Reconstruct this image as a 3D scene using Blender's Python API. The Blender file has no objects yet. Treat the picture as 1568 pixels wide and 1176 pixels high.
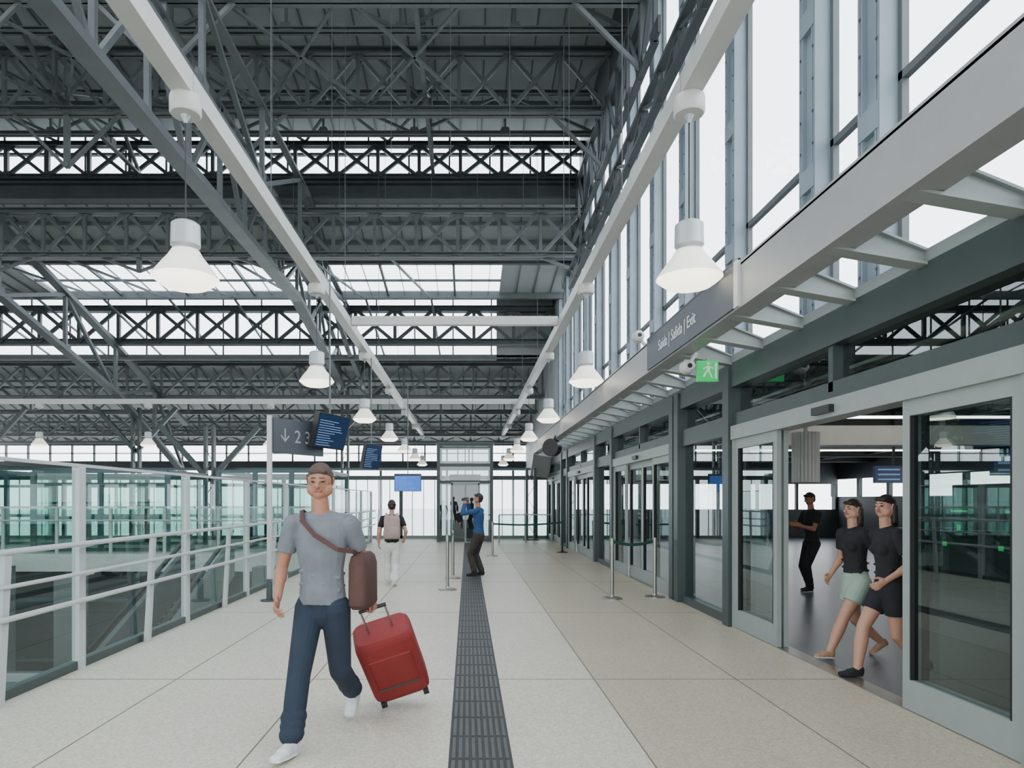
import bpy, math, random
import numpy as np
from mathutils import Vector as V, Matrix
random.seed(4)
sc=bpy.context.scene
def C(r,g,b):
    f=lambda c:(c/255/12.92) if c/255<=0.04045 else ((c/255+0.055)/1.055)**2.4
    return (f(r),f(g),f(b),1)
# ---------------- materials ----------------
MATS={}
def mat(name,col,rough=.5,metal=0,var=.08,ns=6,bump=0,bs=60,em=None,es=0,spec=.5):
    if name in MATS: return MATS[name]
    m=bpy.data.materials.new(name); m.use_nodes=True
    nt=m.node_tree; b=nt.nodes['Principled BSDF']
    b.inputs['Roughness'].default_value=rough; b.inputs['Metallic'].default_value=metal
    b.inputs['Specular IOR Level'].default_value=spec
    tc=nt.nodes.new('ShaderNodeTexCoord')
    n=nt.nodes.new('ShaderNodeTexNoise'); n.inputs['Scale'].default_value=ns; n.inputs['Detail'].default_value=3
    nt.links.new(tc.outputs['Object'],n.inputs['Vector'])
    r=nt.nodes.new('ShaderNodeValToRGB')
    r.color_ramp.elements[0].position=.3; r.color_ramp.elements[1].position=.7
    r.color_ramp.elements[0].color=tuple(c*(1-var) for c in col[:3])+(1,)
    r.color_ramp.elements[1].color=tuple(min(1,c*(1+var)) for c in col[:3])+(1,)
    nt.links.new(n.outputs['Fac'],r.inputs['Fac']); nt.links.new(r.outputs['Color'],b.inputs['Base Color'])
    if bump:
        n2=nt.nodes.new('ShaderNodeTexNoise'); n2.inputs['Scale'].default_value=bs
        nt.links.new(tc.outputs['Object'],n2.inputs['Vector'])
        bp=nt.nodes.new('ShaderNodeBump'); bp.inputs['Strength'].default_value=bump; bp.inputs['Distance'].default_value=.01
        nt.links.new(n2.outputs['Fac'],bp.inputs['Height']); nt.links.new(bp.outputs['Normal'],b.inputs['Normal'])
    if em:
        b.inputs['Emission Color'].default_value=em; b.inputs['Emission Strength'].default_value=es
    MATS[name]=m; return m
GL=set()
def glass(name,tint,base=.05,gain=.7):
    m=bpy.data.materials.new(name); m.use_nodes=True; nt=m.node_tree
    nt.nodes.clear(); o=nt.nodes.new('ShaderNodeOutputMaterial')
    t=nt.nodes.new('ShaderNodeBsdfTransparent'); t.inputs['Color'].default_value=tint
    g=nt.nodes.new('ShaderNodeBsdfGlossy'); g.inputs['Roughness'].default_value=0; g.inputs['Color'].default_value=(.9,.97,.97,1)
    lw=nt.nodes.new('ShaderNodeLayerWeight'); lw.inputs['Blend'].default_value=.5
    p=nt.nodes.new('ShaderNodeMath'); p.operation='POWER'; p.inputs[1].default_value=3.5
    mu=nt.nodes.new('ShaderNodeMath'); mu.operation='MULTIPLY_ADD'; mu.inputs[1].default_value=gain; mu.inputs[2].default_value=base
    mx=nt.nodes.new('ShaderNodeMixShader')
    nt.links.new(lw.outputs['Facing'],p.inputs[0]); nt.links.new(p.outputs[0],mu.inputs[0]); nt.links.new(mu.outputs[0],mx.inputs[0])
    nt.links.new(t.outputs[0],mx.inputs[1]); nt.links.new(g.outputs[0],mx.inputs[2]); nt.links.new(mx.outputs[0],o.inputs[0])
    GL.add(m.name); return m
def poly(name,tint,tr):
    m=bpy.data.materials.new(name); m.use_nodes=True; nt=m.node_tree
    nt.nodes.clear(); o=nt.nodes.new('ShaderNodeOutputMaterial')
    t=nt.nodes.new('ShaderNodeBsdfTransparent'); t.inputs['Color'].default_value=tint
    g=nt.nodes.new('ShaderNodeBsdfTranslucent'); g.inputs['Color'].default_value=tint
    mx=nt.nodes.new('ShaderNodeMixShader'); mx.inputs[0].default_value=tr
    nt.links.new(t.outputs[0],mx.inputs[1]); nt.links.new(g.outputs[0],mx.inputs[2]); nt.links.new(mx.outputs[0],o.inputs[0])
    GL.add(m.name); return m
def terrazzo(name,col):
    m=mat(name,col,.42,var=.04,ns=.6)
    nt=m.node_tree; b=nt.nodes['Principled BSDF']; ramp=[n for n in nt.nodes if n.type=='VALTORGB'][0]
    tc=[n for n in nt.nodes if n.type=='TEX_COORD'][0]
    v=nt.nodes.new('ShaderNodeTexVoronoi'); v.inputs['Scale'].default_value=70
    nt.links.new(tc.outputs['Object'],v.inputs['Vector'])
    r=nt.nodes.new('ShaderNodeValToRGB'); e=r.color_ramp.elements
    e[0].position=.0; e[0].color=(.6,.57,.51,1); e[1].position=.9; e[1].color=(1.12,1.11,1.08,1)
    nt.links.new(v.outputs['Color'],r.inputs['Fac'])
    mx=nt.nodes.new('ShaderNodeMix'); mx.data_type='RGBA'; mx.blend_type='MULTIPLY'; mx.inputs[0].default_value=.7
    nt.links.new(ramp.outputs['Color'],mx.inputs[6]); nt.links.new(r.outputs['Color'],mx.inputs[7])
    nt.links.new(mx.outputs[2],b.inputs['Base Color'])
    return m
M_floor=terrazzo('terrazzo',C(202,194,178)); M_floor_shade=terrazzo('terrazzo_shaded',C(184,173,153))  # second terrazzo is the same floor with the canopy's shade mixed into its colour
M_steel=mat('grey_painted_steel',C(92,97,97),.5,.0,var=.12,ns=1.5)
M_dsteel=mat('dark_painted_steel',C(64,69,70),.5,.0,var=.15,ns=1.5)
M_col=mat('wall_column_paint',C(130,143,151),.5,var=.08,ns=2)
M_panel=mat('roof_panel',C(156,159,158),.6,var=.06,ns=.8)
M_white=mat('white_paint',C(194,192,186),.4,var=.03)
M_fascia=mat('fascia_paint',C(152,153,152),.4,var=.03)
M_rail=mat('railing_paint',C(178,181,180),.4,var=.03)
M_alu=mat('door_frame_paint',C(140,147,143),.4,.0,var=.03)
M_green=mat('dark_green_grey_frame',C(52,63,62),.4,.0,var=.06)
M_teal=mat('teal_frame',C(52,78,81),.4,.0,var=.06)
M_tact=mat('tactile_rubber',C(50,49,48),.6,var=.1)
M_tact2=mat('tactile_bars',C(74,73,71),.5,var=.1)
M_joint=mat('floor_joint',C(112,104,92),.7)
M_conc=mat('concrete',C(88,91,89),.8,var=.12,ns=2,bump=.2)
M_ground=mat('backlight_ground',C(215,215,212),.8,var=.05,ns=.1)  # outside ground made pale so the translucent back wall looks backlit
M_dark=mat('dark_wall',C(42,50,51),.6,var=.15,ns=1)
M_inner=mat('interior_wall',C(78,83,84),.6,var=.1,ns=1)
M_ifloor=mat('interior_floor',C(68,72,79),.3,var=.08,ns=3)
M_black=mat('black_metal',C(22,24,25),.4)
M_rubber=mat('black_rubber',C(18,18,18),.7)
M_chrome=mat('brushed_steel',C(160,158,150),.3,.9,var=.05)
M_sign=mat('sign_panel',C(64,69,76),.45,var=.03)
M_txt=mat('sign_text',C(225,225,225),.5)
M_screen=mat('screen_blue',C(30,80,160),.3,em=C(40,110,210),es=1.4,var=.3,ns=14)
M_screend=mat('screen_dark',C(24,34,52),.2,em=C(20,44,84),es=.7)
M_row=mat('screen_row',C(130,160,200),.4,em=C(120,165,215),es=.7)
M_exit=mat('exit_green',C(20,150,80),.4,em=C(10,170,80),es=1.2)
M_lampw=mat('lamp_shade_glass',C(238,233,218),.35,em=C(255,244,218),es=1.0,var=.02)
M_lampb=mat('lamp_diffuser',C(245,240,225),.3,em=C(255,246,222),es=5,var=.02)
M_lampm=mat('lamp_metal',C(180,184,185),.35,.3,var=.03)
M_led=mat('led_strip',C(255,255,250),.4,em=(1,.98,.92,1),es=12)
M_ledg=mat('green_led',C(30,220,110),.4,em=C(20,200,90),es=1.5)
G_door=glass('door_glass',(.55,.62,.61,1),.08,.6)
G_bal=glass('balustrade_glass',(.62,.77,.73,1),.05,.45)
G_win=glass('window_glass',(.94,.97,1,1),.02,.3)
P_poly=poly('polycarbonate',(.92,.96,.98,1),.35)
P_roof=poly('added_roof_glazing',(.55,.56,.57,1),.25)
# ---------------- mesh builder ----------------
class MB:
    def __init__(s): s.v=[];s.f=[];s.m=[];s.mats=[]
    def mi(s,m):
        if m not in s.mats: s.mats.append(m)
        return s.mats.index(m)
    def hexa(s,pts,m):
        b=len(s.v); s.v+= [tuple(p) for p in pts]; k=s.mi(m)
        for q in ((0,3,2,1),(4,5,6,7),(0,1,5,4),(1,2,6,5),(2,3,7,6),(3,0,4,7)):
            s.f.append(tuple(b+i for i in q)); s.m.append(k)
    def box(s,x0,x1,y0,y1,z0,z1,m):
        if m.name in GL:
            dx,dy,dz=abs(x1-x0),abs(y1-y0),abs(z1-z0); t=min(dx,dy,dz)
            if t==dx: x=(x0+x1)/2; s.quad([(x,y0,z0),(x,y1,z0),(x,y1,z1),(x,y0,z1)],m)
            elif t==dy: y=(y0+y1)/2; s.quad([(x0,y,z0),(x1,y,z0),(x1,y,z1),(x0,y,z1)],m)
            else: z=(z0+z1)/2; s.quad([(x0,y0,z),(x1,y0,z),(x1,y1,z),(x0,y1,z)],m)
            return
        s.hexa([(x0,y0,z0),(x1,y0,z0),(x1,y1,z0),(x0,y1,z0),(x0,y0,z1),(x1,y0,z1),(x1,y1,z1),(x0,y1,z1)],m)
    def beam(s,p,q,w,h,m,up=(0,0,1)):
        p=V(p);q=V(q);d=(q-p).normalized();u=V(up)
        if abs(d.dot(u))>.98: u=V((0,1,0)) if abs(d.y)<.9 else V((1,0,0))
        sd=d.cross(u).normalized(); uu=sd.cross(d).normalized()
        a=sd*w/2;c=uu*h/2
        s.hexa([p-a-c,p+a-c,q+a-c,q-a-c,p-a+c,p+a+c,q+a+c,q-a+c],m)
    def quad(s,pts,m):
        b=len(s.v); s.v+=[tuple(p) for p in pts]; s.f.append(tuple(range(b,b+len(pts)))); s.m.append(s.mi(m))
    def cyl(s,p,q,r0,r1,m,n=16,cap=True):
        p=V(p);q=V(q);d=(q-p).normalized();u=V((0,0,1)) if abs(d.z)<.9 else V((1,0,0))
        a=d.cross(u).normalized();c=d.cross(a).normalized();b=len(s.v);k=s.mi(m)
        for (o,r) in ((p,r0),(q,r1)):
            for i in range(n):
                t=2*math.pi*i/n; s.v.append(tuple(o+a*math.cos(t)*r+c*math.sin(t)*r))
        for i in range(n):
            j=(i+1)%n; s.f.append((b+i,b+j,b+n+j,b+n+i)); s.m.append(k)
        if cap:
            s.f.append(tuple(b+i for i in range(n))[::-1]); s.m.append(k)
            s.f.append(tuple(b+n+i for i in range(n))); s.m.append(k)
    def lathe(s,o,prof,n=32):
        for i in range(len(prof)-1):
            (r0,z0,m),(r1,z1,_)=prof[i],prof[i+1]
            s.cyl((o[0],o[1],o[2]+z0),(o[0],o[1],o[2]+z1+(1e-5 if z1==z0 else 0)),max(r0,.0005),max(r1,.0005),m,n,False)
    def obj(s,name,parent=None,smooth=False):
        me=bpy.data.meshes.new(name)
        me.from_pydata(s.v,[],s.f)
        for m in s.mats: me.materials.append(m)
        me.polygons.foreach_set('material_index',s.m)
        if smooth: me.polygons.foreach_set('use_smooth',[True]*len(s.f))
        me.update(); o=bpy.data.objects.new(name,me); sc.collection.objects.link(o)
        if parent: o.parent=parent
        if smooth:
            wd=o.modifiers.new('w','WELD'); wd.merge_threshold=.0002
            md=o.modifiers.new('es','EDGE_SPLIT'); md.split_angle=math.radians(38)
        return o
def text(body,size,loc,rot,m,name,parent=None,align='LEFT'):
    c=bpy.data.curves.new(name,'FONT'); c.body=body; c.size=size; c.extrude=.002; c.align_x=align
    c.materials.append(m); o=bpy.data.objects.new(name,c); sc.collection.objects.link(o)
    o.location=loc; o.rotation_euler=rot
    if parent: o.parent=parent
    return o

# ---------------- camera ----------------
cd=bpy.data.cameras.new('camera'); cam=bpy.data.objects.new('camera',cd); sc.collection.objects.link(cam)
cam.location=(0,0,1.6); cam.rotation_euler=(math.radians(90),0,0)
cd.lens=24; cd.sensor_width=36; cd.shift_x=.0434; cd.shift_y=.1135; cd.clip_end=900; cd.clip_start=.05
sc.camera=cam
# ---------------- world ----------------
w=bpy.data.worlds.new('sky'); sc.world=w; w.use_nodes=True; nt=w.node_tree
bg=nt.nodes['Background']; bg.inputs['Strength'].default_value=8.0
tc=nt.nodes.new('ShaderNodeTexCoord'); sp=nt.nodes.new('ShaderNodeSeparateXYZ'); rp=nt.nodes.new('ShaderNodeValToRGB')
nt.links.new(tc.outputs['Generated'],sp.inputs[0]); nt.links.new(sp.outputs['Z'],rp.inputs['Fac']); nt.links.new(rp.outputs['Color'],bg.inputs['Color'])
rp.color_ramp.elements[0].color=(.92,.965,1,1); rp.color_ramp.elements[1].color=(.80,.89,1,1)
sc.view_settings.view_transform='AgX'
sc.view_settings.exposure=-0.5

# ---------------- floors ----------------
b=MB(); b.box(-3.78,1.13,-4,28.6,-.4,0,M_floor); b.box(1.13,3.35,-4,28.6,-.4,0,M_floor_shade); b.box(-34,-3.78,20.2,28.6,-.4,0,M_floor); b.obj('floor')
b=MB(); b.box(3.35,16,-4,30,-.4,0,M_ifloor); b.obj('floor_interior')
b=MB()
for x in (1.13,-1.38,-2.6,2.4): b.box(x-.005,x+.005,-4,28.6,0,.0015,M_joint)
y=2.45-3.65
while y<28: b.box(-3.7,3.3,y-.005,y+.005,0,.0015,M_joint); y+=3.65
b.obj('trim_floor_joints')
b=MB(); b.box(-.117,.277,-3,25.6,0,.004,M_tact)
y=-.2
while y<25.2:
    for i in range(9):
        x=-.117+.03+i*.0418; b.box(x-.011,x+.011,y+.02,y+.38,.004,.009,M_tact2)
    y+=.4
b.obj('tactile_paving_strip')
b=MB(); b.box(-34,16,-6,48,-5.7,-5.4,M_conc); b.obj('floor_lower_level')
b=MB(); b.box(-300,300,-60,600,-6.3,-6,M_ground); b.obj('ground')
b=MB(); b.box(-34,-3.9,20.6,20.9,-5.4,-.4,M_dark)
for i in range(14):
    x=-33+i*2.1; b.box(x-.06,x+.06,20.5,20.62,-5.4,-.4,M_teal)
for z in (-3.2,-1.4): b.box(-34,-3.9,20.5,20.62,z-.05,z+.05,M_teal)
b.box(-34,-3.85,20.1,20.2,-.5,.02,M_white)
b.obj('wall_lower_level')
b=MB()
for (x,y) in ((-5.6,9),(-9,15.5),(-13,10),(-5.2,17.5),(-12,17.5)):
    b.box(x-.25,x+.25,y-.25,y+.25,-5.4,-.1,M_conc) if y>14 else b.beam((x,y,-5.4),(x-1.2,y+.4,-1.6),.35,.35,M_conc)
b.obj('concrete_column_group')
b=MB()
b.box(-13,-8.2,6,15,-2.3,-2.15,M_inner)
for i in range(5):
    b.box(-12.8,-8.4,6.5+i*1.9,6.62+i*1.9,-2.15,-2.0,M_fascia)
b.obj('lower_canopy')
b=MB()
for k in (0,1):
    x=-6.6-k*1.1
    b.hexa([(x,10,-4.2),(x+.12,10,-4.2),(x+.12,19,-.5),(x,19,-.5),(x,10,-3.2),(x+.12,10,-3.2),(x+.12,19,.5),(x,19,.5)],M_steel)
    b.beam((x+.06,10,-3.0),(x+.06,19,.75),.08,.08,M_black)
for i in range(30):
    y=10+i*.3; b.box(-7.6,-6.6,y,y+.3,-4.2+i*.122,-4.1+i*.122,M_dsteel)
b.obj('escalator')

# ---------------- balustrade left ----------------
b=MB()
X=-3.7
posts=[6.5+2.46*i for i in range(-3,9)]
for p in posts:
    b.box(X-.035,X+.035,p-.055,p+.055,0,1.93,M_rail)
    q=p+1.23
    b.hexa([(X+.05,q-.04,0),(X+.10,q-.04,0),(X+.10,q+.04,0),(X+.05,q+.04,0),(X+.12,q-.04,1.2),(X+.16,q-.04,1.2),(X+.16,q+.04,1.2),(X+.12,q+.04,1.2)],M_rail)
    for z in (1.2,.93,.68):
        b.cyl((X+.0,p,z-.05),(X+.14,p,z-.02),.012,.012,M_rail,8)
b.beam((X,posts[0],1.93),(X,posts[-1],1.93),.05,.03,M_rail)
b.beam((X-.02,posts[0],.04),(X-.02,posts[-1],.04),.08,.08,M_green)
for z,r in ((1.2,.024),(.93,.018),(.68,.024)): b.cyl((X+.16,posts[0],z),(X+.16,posts[-1],z),r,r,M_rail,12)
for i in range(len(posts)-1):
    b.box(X-.008,X+.008,posts[i]+.06,posts[i+1]-.06,.08,1.88,G_bal)
b.obj('glass_balustrade')
b=MB(); xs=[-4.2-1.6*i for i in range(12)]
for x in xs: b.box(x-.04,x+.04,20.25,20.32,0,1.4,M_rail)
b.box(xs[-1],-4.2,20.24,20.33,1.36,1.42,M_rail); b.box(xs[-1],-4.2,20.28,20.3,.06,1.36,G_bal)
b.cyl((xs[-1],20.2,1.0),(-4.2,20.2,1.0),.025,.025,M_rail,10)
b.obj('glass_balustrade')
b=MB()
for i in range(12):
    y=4+i*1.45; b.box(-14.54,-14.46,y-.05,y+.05,0,1.5,M_teal)
b.box(-14.54,-14.46,4,20,1.46,1.54,M_teal); b.box(-14.51,-14.49,4,20,0,1.46,G_bal)
b.obj('glass_balustrade')
b=MB(); b.box(-22,-14.4,-4,20.1,-.4,0,M_conc); b.obj('floor_far_walkway')
def pav(x0,x1,y0,y1,h,step):
    b=MB(); n=int((x1-x0)/step)
    for i in range(n+1):
        x=x0+(x1-x0)*i/n
        for yy in (y0,y1): b.box(x-.07,x+.07,yy-.06,yy+.06,0,h,M_teal)
    for yy in (y0,y1):
        for z in (.06,1.05,2.1,h): b.box(x0,x1,yy-.04,yy+.04,z-.05,z+.05,M_teal)
        b.box(x0,x1,yy-.01,yy+.01,.1,h,G_bal)
    for xx in (x0,x1):
        b.box(xx-.01,xx+.01,y0,y1,.1,h,G_bal); b.box(xx-.05,xx+.05,y0,y1,h-.08,h+.05,M_teal)
    b.obj('glazed_pavilion')
pav(-13.6,-9.4,21.4,24.5,2.5,1.4); pav(-8.2,-4.6,22.5,26,2.55,1.2); pav(-20,-14.8,21.4,24.5,2.5,1.3)

# ---------------- back wall ----------------
b=MB()
b.box(-33.9,3.35,28.6,28.64,.12,2.45,P_poly)
x=-33.8
while x<3.35:
    b.box(x-.015,x+.015,28.56,28.6,.12,2.45,M_alu); x+=.47
x=-33.8
while x<3.4:
    b.box(x-.07,x+.07,28.5,28.64,0,2.6,M_green); x+=2.82
b.box(-33.9,3.35,28.5,28.7,0,.12,M_alu); b.box(-33.9,3.35,28.45,28.7,2.45,2.62,M_green); b.box(-33.9,3.35,28.4,28.75,2.85,2.95,M_teal)
b.obj('wall_back_translucent')
b=MB(); b.box(-34,16,48,48.3,3.85,4.35,M_dark); b.box(-34,16,48,48.3,5.45,6.4,M_steel)
x=-34
while x<5: b.box(x-.05,x+.05,47.95,48.1,4.35,5.45,M_steel); x+=1.55
x=-34
while x<5: b.box(x-.08,x+.08,47.9,48.1,-5.4,3.85,M_steel); x+=4.65
b.box(-34,16,47.95,48.1,4.86,4.92,M_steel)
b.obj('wall_back')
b=MB(); b.box(-34.3,-34,-4,48,-5.4,4,M_dark); b.box(-34.3,-34,-4,48,7,15,M_panel)
for i in range(26): b.box(-34.2,-34,-3+i*2-.06,-3+i*2+.06,4,7,M_steel)
b.obj('wall_left')
b=MB(); b.box(-34,4.2,-5.3,-5,6,15.6,M_panel); b.box(-34,-3.8,-5.3,-5,-5.4,0,M_conc); b.obj('wall_front_light_block')  # unseen wall behind the camera, added to hold back daylight

# ---------------- roof skin ----------------
b=MB()
def slope(y0,z0,y1,z1,x0,x1,m=M_panel,seam=.75,t=.12):
    b.hexa([(x0,y0,z0),(x1,y0,z0),(x1,y1,z1),(x0,y1,z1),(x0,y0,z0+t),(x1,y0,z0+t),(x1,y1,z1+t),(x0,y1,z1+t)],m)
    x=x0+seam
    while x<x1: b.beam((x,y0,z0-.02),(x,y1,z1-.02),.04,.05,M_steel); x+=seam
slope(14,15.6,17,15.5,-34,4.4); slope(17,15.5,24.5,14.75,-34,4.4)
slope(24.5,12.3,27.2,11.4,-34,4.4)
slope(27.2,11.05,30.2,10.75,1.4,4.4); slope(27.2,11.05,30.2,10.75,-34,-18.2)
slope(30.2,10.75,33,11.35,-34,4.4)
slope(33,8.5,38,9.5,-34,4.4); slope(38,9.5,48,5.7,-34,4.4)
b.box(1.4,4.4,33,33.1,8.5,11.4,M_panel)
for (y,z) in ((16,15.45),(18.2,15.3),(20.5,15.05),(22.7,14.85),(25.4,11.95),(26.4,11.62),(31.5,11),(35,8.8),(36.8,9.2),(40,8.65),(42.4,7.75),(44.8,6.8),(46.8,6.1)):
    b.box(-34,4.3,y-.05,y+.05,z-.14,z,M_steel)
b.obj('roof')
b=MB(); b.box(-34,4.4,-5,14,15.6,15.62,P_roof)  # unseen glazed roof over the camera, added to let daylight in
for i in range(16): b.box(-34+i*2.5-.05,-34+i*2.5+.05,-5,14,15.4,15.6,M_steel)
for i in range(8): b.box(-34,4.4,-5+i*2.6-.06,-5+i*2.6+.06,15.3,15.6,M_steel)
b.obj('skylight')
b=MB()
b.quad([(-18.2,27.2,11.12),(1.4,27.2,11.12),(1.4,30.2,10.8),(-18.2,30.2,10.8)],G_win)
x=-18.2; i=0
while x<1.45:
    wd=.09 if i%4==0 else .02
    b.beam((x,27.2,11.0),(x,30.2,10.68),wd,.05+wd,M_steel); x+=.735; i+=1
b.box(-18.2,1.4,28.65,28.75,10.8,10.88,M_steel)
b.obj('skylight')
b=MB()
b.box(-34,4.2,24.5,24.51,12.85,14.75,G_win); b.box(-34,1.4,33,33.01,8.5,11.35,G_win)
x=-34
while x<4.2: b.box(x-.03,x+.03,24.46,24.52,12.85,14.75,M_dsteel); x+=1.45
x=-34
while x<1.5: b.box(x-.03,x+.03,32.96,33.02,8.5,11.35,M_dsteel); x+=1.85
b.box(-34,4.2,24.4,24.55,13.95,14.02,M_dsteel)
b.obj('window_clerestory')
b=MB()
b.box(-34,4.2,24.3,24.5,12.3,12.85,M_dsteel); b.box(-34,4.2,24.1,24.6,12.25,12.33,M_dsteel); b.box(-34,4.2,24.1,24.6,12.8,12.88,M_dsteel)
b.box(-34,4.2,27.1,27.3,11.0,11.35,M_dsteel); b.box(-34,4.2,30.1,30.3,10.5,10.8,M_steel)
b.box(-34,1.4,32.8,33,8.35,8.6,M_steel)
b.obj('roof_gutter_beam')

# ---------------- transverse trusses ----------------
def ttruss(Y,z0,z1,x0,x1,mod,style='X',ch=.13,web=.07,m=M_steel,guss=True):
    b=MB()
    for z in (z0,z1):
        b.box(x0,x1,Y-ch*.8,Y+ch*.8,z-ch/2,z-ch/2+.03,m); b.box(x0,x1,Y-.02,Y+.02,z-ch/2,z+ch/2,m); b.box(x0,x1,Y-ch*.8,Y+ch*.8,z+ch/2-.03,z+ch/2,m)
    x=x1; i=0
    while x-mod>=x0-.01:
        xa=x-mod; mid=x-mod/2
        b.beam((x,Y,z0),(x,Y,z1),web,web,m)
        if style=='X':
            b.beam((xa,Y-.03,z0),(x,Y-.03,z1),web,web*.8,m,(0,1,0)); b.beam((xa,Y+.03,z1),(x,Y+.03,z0),web,web*.8,m,(0,1,0))
            if guss:
                b.box(mid-.09,mid+.09,Y-.05,Y+.05,(z0+z1)/2-.09,(z0+z1)/2+.09,m)
        else:
            if i%2: b.beam((xa,Y,z0),(x,Y,z1),web*1.2,web,m,(0,1,0))
            else: b.beam((xa,Y,z1),(x,Y,z0),web*1.2,web,m,(0,1,0))
        if guss:
            for zz,sg in ((z0,1),(z1,-1)):
                g=.2
                b.hexa([(x-g,Y-.05,zz),(x+g,Y-.05,zz),(x+g,Y+.05,zz),(x-g,Y+.05,zz),(x-g*.5,Y-.05,zz+sg*g),(x+g*.5,Y-.05,zz+sg*g),(x+g*.5,Y+.05,zz+sg*g),(x-g*.5,Y+.05,zz+sg*g)],m)
        x=xa; i+=1
    b.obj('roof_truss')
ttruss(15.2,12.75,14.9,-28,4.1,1.45,'X',.18,.08)
ttruss(17.3,13.5,14.95,-28,4.1,2.9,'W',.12,.07)
ttruss(19.6,12.75,14.45,-28,4.1,1.45,'X',.2,.1)
ttruss(21.8,13.3,14.6,-28,4.1,2.9,'W',.12,.07)
ttruss(24.0,12.95,14.1,-28,4.1,1.45,'X',.16,.12,M_dsteel)
ttruss(23.9,10.15,11.7,-28,4.0,1.45,'X',.2,.11)
ttruss(32,9.0,10.55,-30,4.0,1.85,'X',.26,.15,M_dsteel)
ttruss(36.5,7.1,8.85,-32,4.0,1.85,'X',.2,.11)
ttruss(40,6.7,8.2,-33,4.0,1.85,'W',.14,.08)
ttruss(43,5.7,7.2,-33,4.0,1.9,'X',.18,.11)
ttruss(46,5.5,6.3,-33,4.0,1.9,'X',.14,.08)
# ---------------- longitudinal girders ----------------
def ltruss(name,pts_b,pts_t,X,ch=.3,web=.12,m=M_dsteel,n=2,cht=None):
    b=MB()
    for pts,c in ((pts_b,ch),(pts_t,cht or ch)):
        for i in range(len(pts)-1):
            p,q=V((X,)+pts[i]),V((X,)+pts[i+1])
            b.beam(p,q,c,c*.22,m); b.beam(p+V((0,0,c*.38)),q+V((0,0,c*.38)),c*.9,c*.12,m)
            for s in (-1,1): b.beam(p+V((s*c*.4,0,c*.2)),q+V((s*c*.4,0,c*.2)),c*.12,c*.4,m)
    def ip(pts,y):
        for i in range(len(pts)-1):
            if pts[i][0]<=y<=pts[i+1][0]:
                t=(y-pts[i][0])/(pts[i+1][0]-pts[i][0]); return pts[i][1]*(1-t)+pts[i+1][1]*t
        return pts[-1][1]
    y=pts_b[0][0]; e=pts_b[-1][0]; i=0
    while y<e:
        y2=min(y+n,e)
        b.beam((X,y,ip(pts_b,y)),(X,y,ip(pts_t,y)),web,web,m)
        b.beam((X,y,ip(pts_b,y)),(X,y2,ip(pts_t,y2)),web,web,m) if i%2 else b.beam((X,y,ip(pts_t,y)),(X,y2,ip(pts_b,y2)),web,web,m)
        z=ip(pts_b,y); b.box(X-.03,X+.03,y-.3,y+.3,z,z+.35,m)
        y=y2; i+=1
    b.obj(name)
for X,c in ((-6.75,.42),(-5.6,.2)):
    zb=9.5 if c>.3 else 10.2
    ltruss('roof_girder',[(6,zb),(27,zb),(32,8.6),(37,7.6)],[(6,12.3),(24,12.3),(27,10.9),(32,10.6),(37,9)],X,c,.12,M_steel,2.1 if c>.3 else 4.2,.2)
ltruss('roof_girder',[(12,8.9),(24,8.8),(32,6.6),(40,3.0)],[(12,11.3),(24,11.3),(32,8.8),(40,6)],-16.5,.36,.14,M_steel,4)
ltruss('roof_girder',[(14,11.0),(25,11.0)],[(14,12.7),(25,12.7)],3.85,.16,.09,M_dsteel,1.2)
ltruss('roof_girder',[(9,9.0),(23.5,8.9)],[(9,9.5),(23.5,9.5)],3.55,.16,.07,M_dsteel,1.2)
ltruss('roof_girder',[(10,13.0),(24,13.0)],[(10,14.6),(24,14.6)],-1.2,.12,.08,M_steel,3)
ltruss('roof_girder',[(10,13.0),(24,13.0)],[(10,14.6),(24,14.6)],-11.5,.14,.1,M_steel,3)
b=MB()
for X in (-6.75,-16.5,-11.5,3.9):
    for (y,z) in ((15.2,12.75),(19.6,12.75),(23.9,10.2)):
        for sx in (-1,1):
            if X>3 and sx>0: continue
            b.beam((X,y,z-1.6 if z>12 else z-.6),(X+sx*1.6,y,z),.09,.09,M_steel)
        b.beam((X,y,z-1.6 if z>12 else z-.6),(X,y,z),.14,.14,M_steel)
for i in range(9):
    x=-26+i*2.9
    b.beam((x,24,10.2),(x+1.2,30.2,10.5),.06,.08,M_steel); b.beam((x+1.2,30.2,10.5),(x+1.4,36.5,8.9),.08,.08,M_steel)
    b.beam((x,15.2,12.9),(x+2.9,19.6,12.9),.07,.07,M_steel); b.beam((x+2.9,15.2,12.9),(x,19.6,12.9),.07,.07,M_steel)
    b.beam((x,19.6,14.5),(x+2.9,24,14.2),.07,.07,M_steel); b.beam((x+2.9,19.6,14.5),(x,24,14.2),.07,.07,M_steel)
b.obj('roof_bracing')
b=MB()
for i in range(14):
    x=-5+i*.66; y=15.2 if i%2 else 19.6
    b.cyl((x,y,12.8),(x,y,9.3),.006,.006,M_dsteel,6)
b.obj('hanger_rods')
def hallcol(x,y,z1,brace=True):
    b=MB()
    z0=-5.4 if y>28.6 else 0
    for sx in (-.16,.16):
        b.box(x+sx-.05,x+sx+.05,y-.13,y+.13,z0,z1,M_green)
    z=.2;i=0
    while z<z1-.5:
        b.beam((x-.16,y-.12,z),(x+.16,y-.12,z+.5),.05,.02,M_green) if i%2 else b.beam((x+.16,y-.12,z),(x-.16,y-.12,z+.5),.05,.02,M_green)
        z+=.5;i+=1
    b.box(x-.3,x+.3,y-.25,y+.25,z0,z0+.04,M_green)
    if brace:
        b.beam((x,y,z1-2.2),(x-2,y,z1),.16,.2,M_green); b.beam((x,y,z1-2.2),(x+2,y,z1),.16,.2,M_green)
    b.obj('steel_column')
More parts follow.
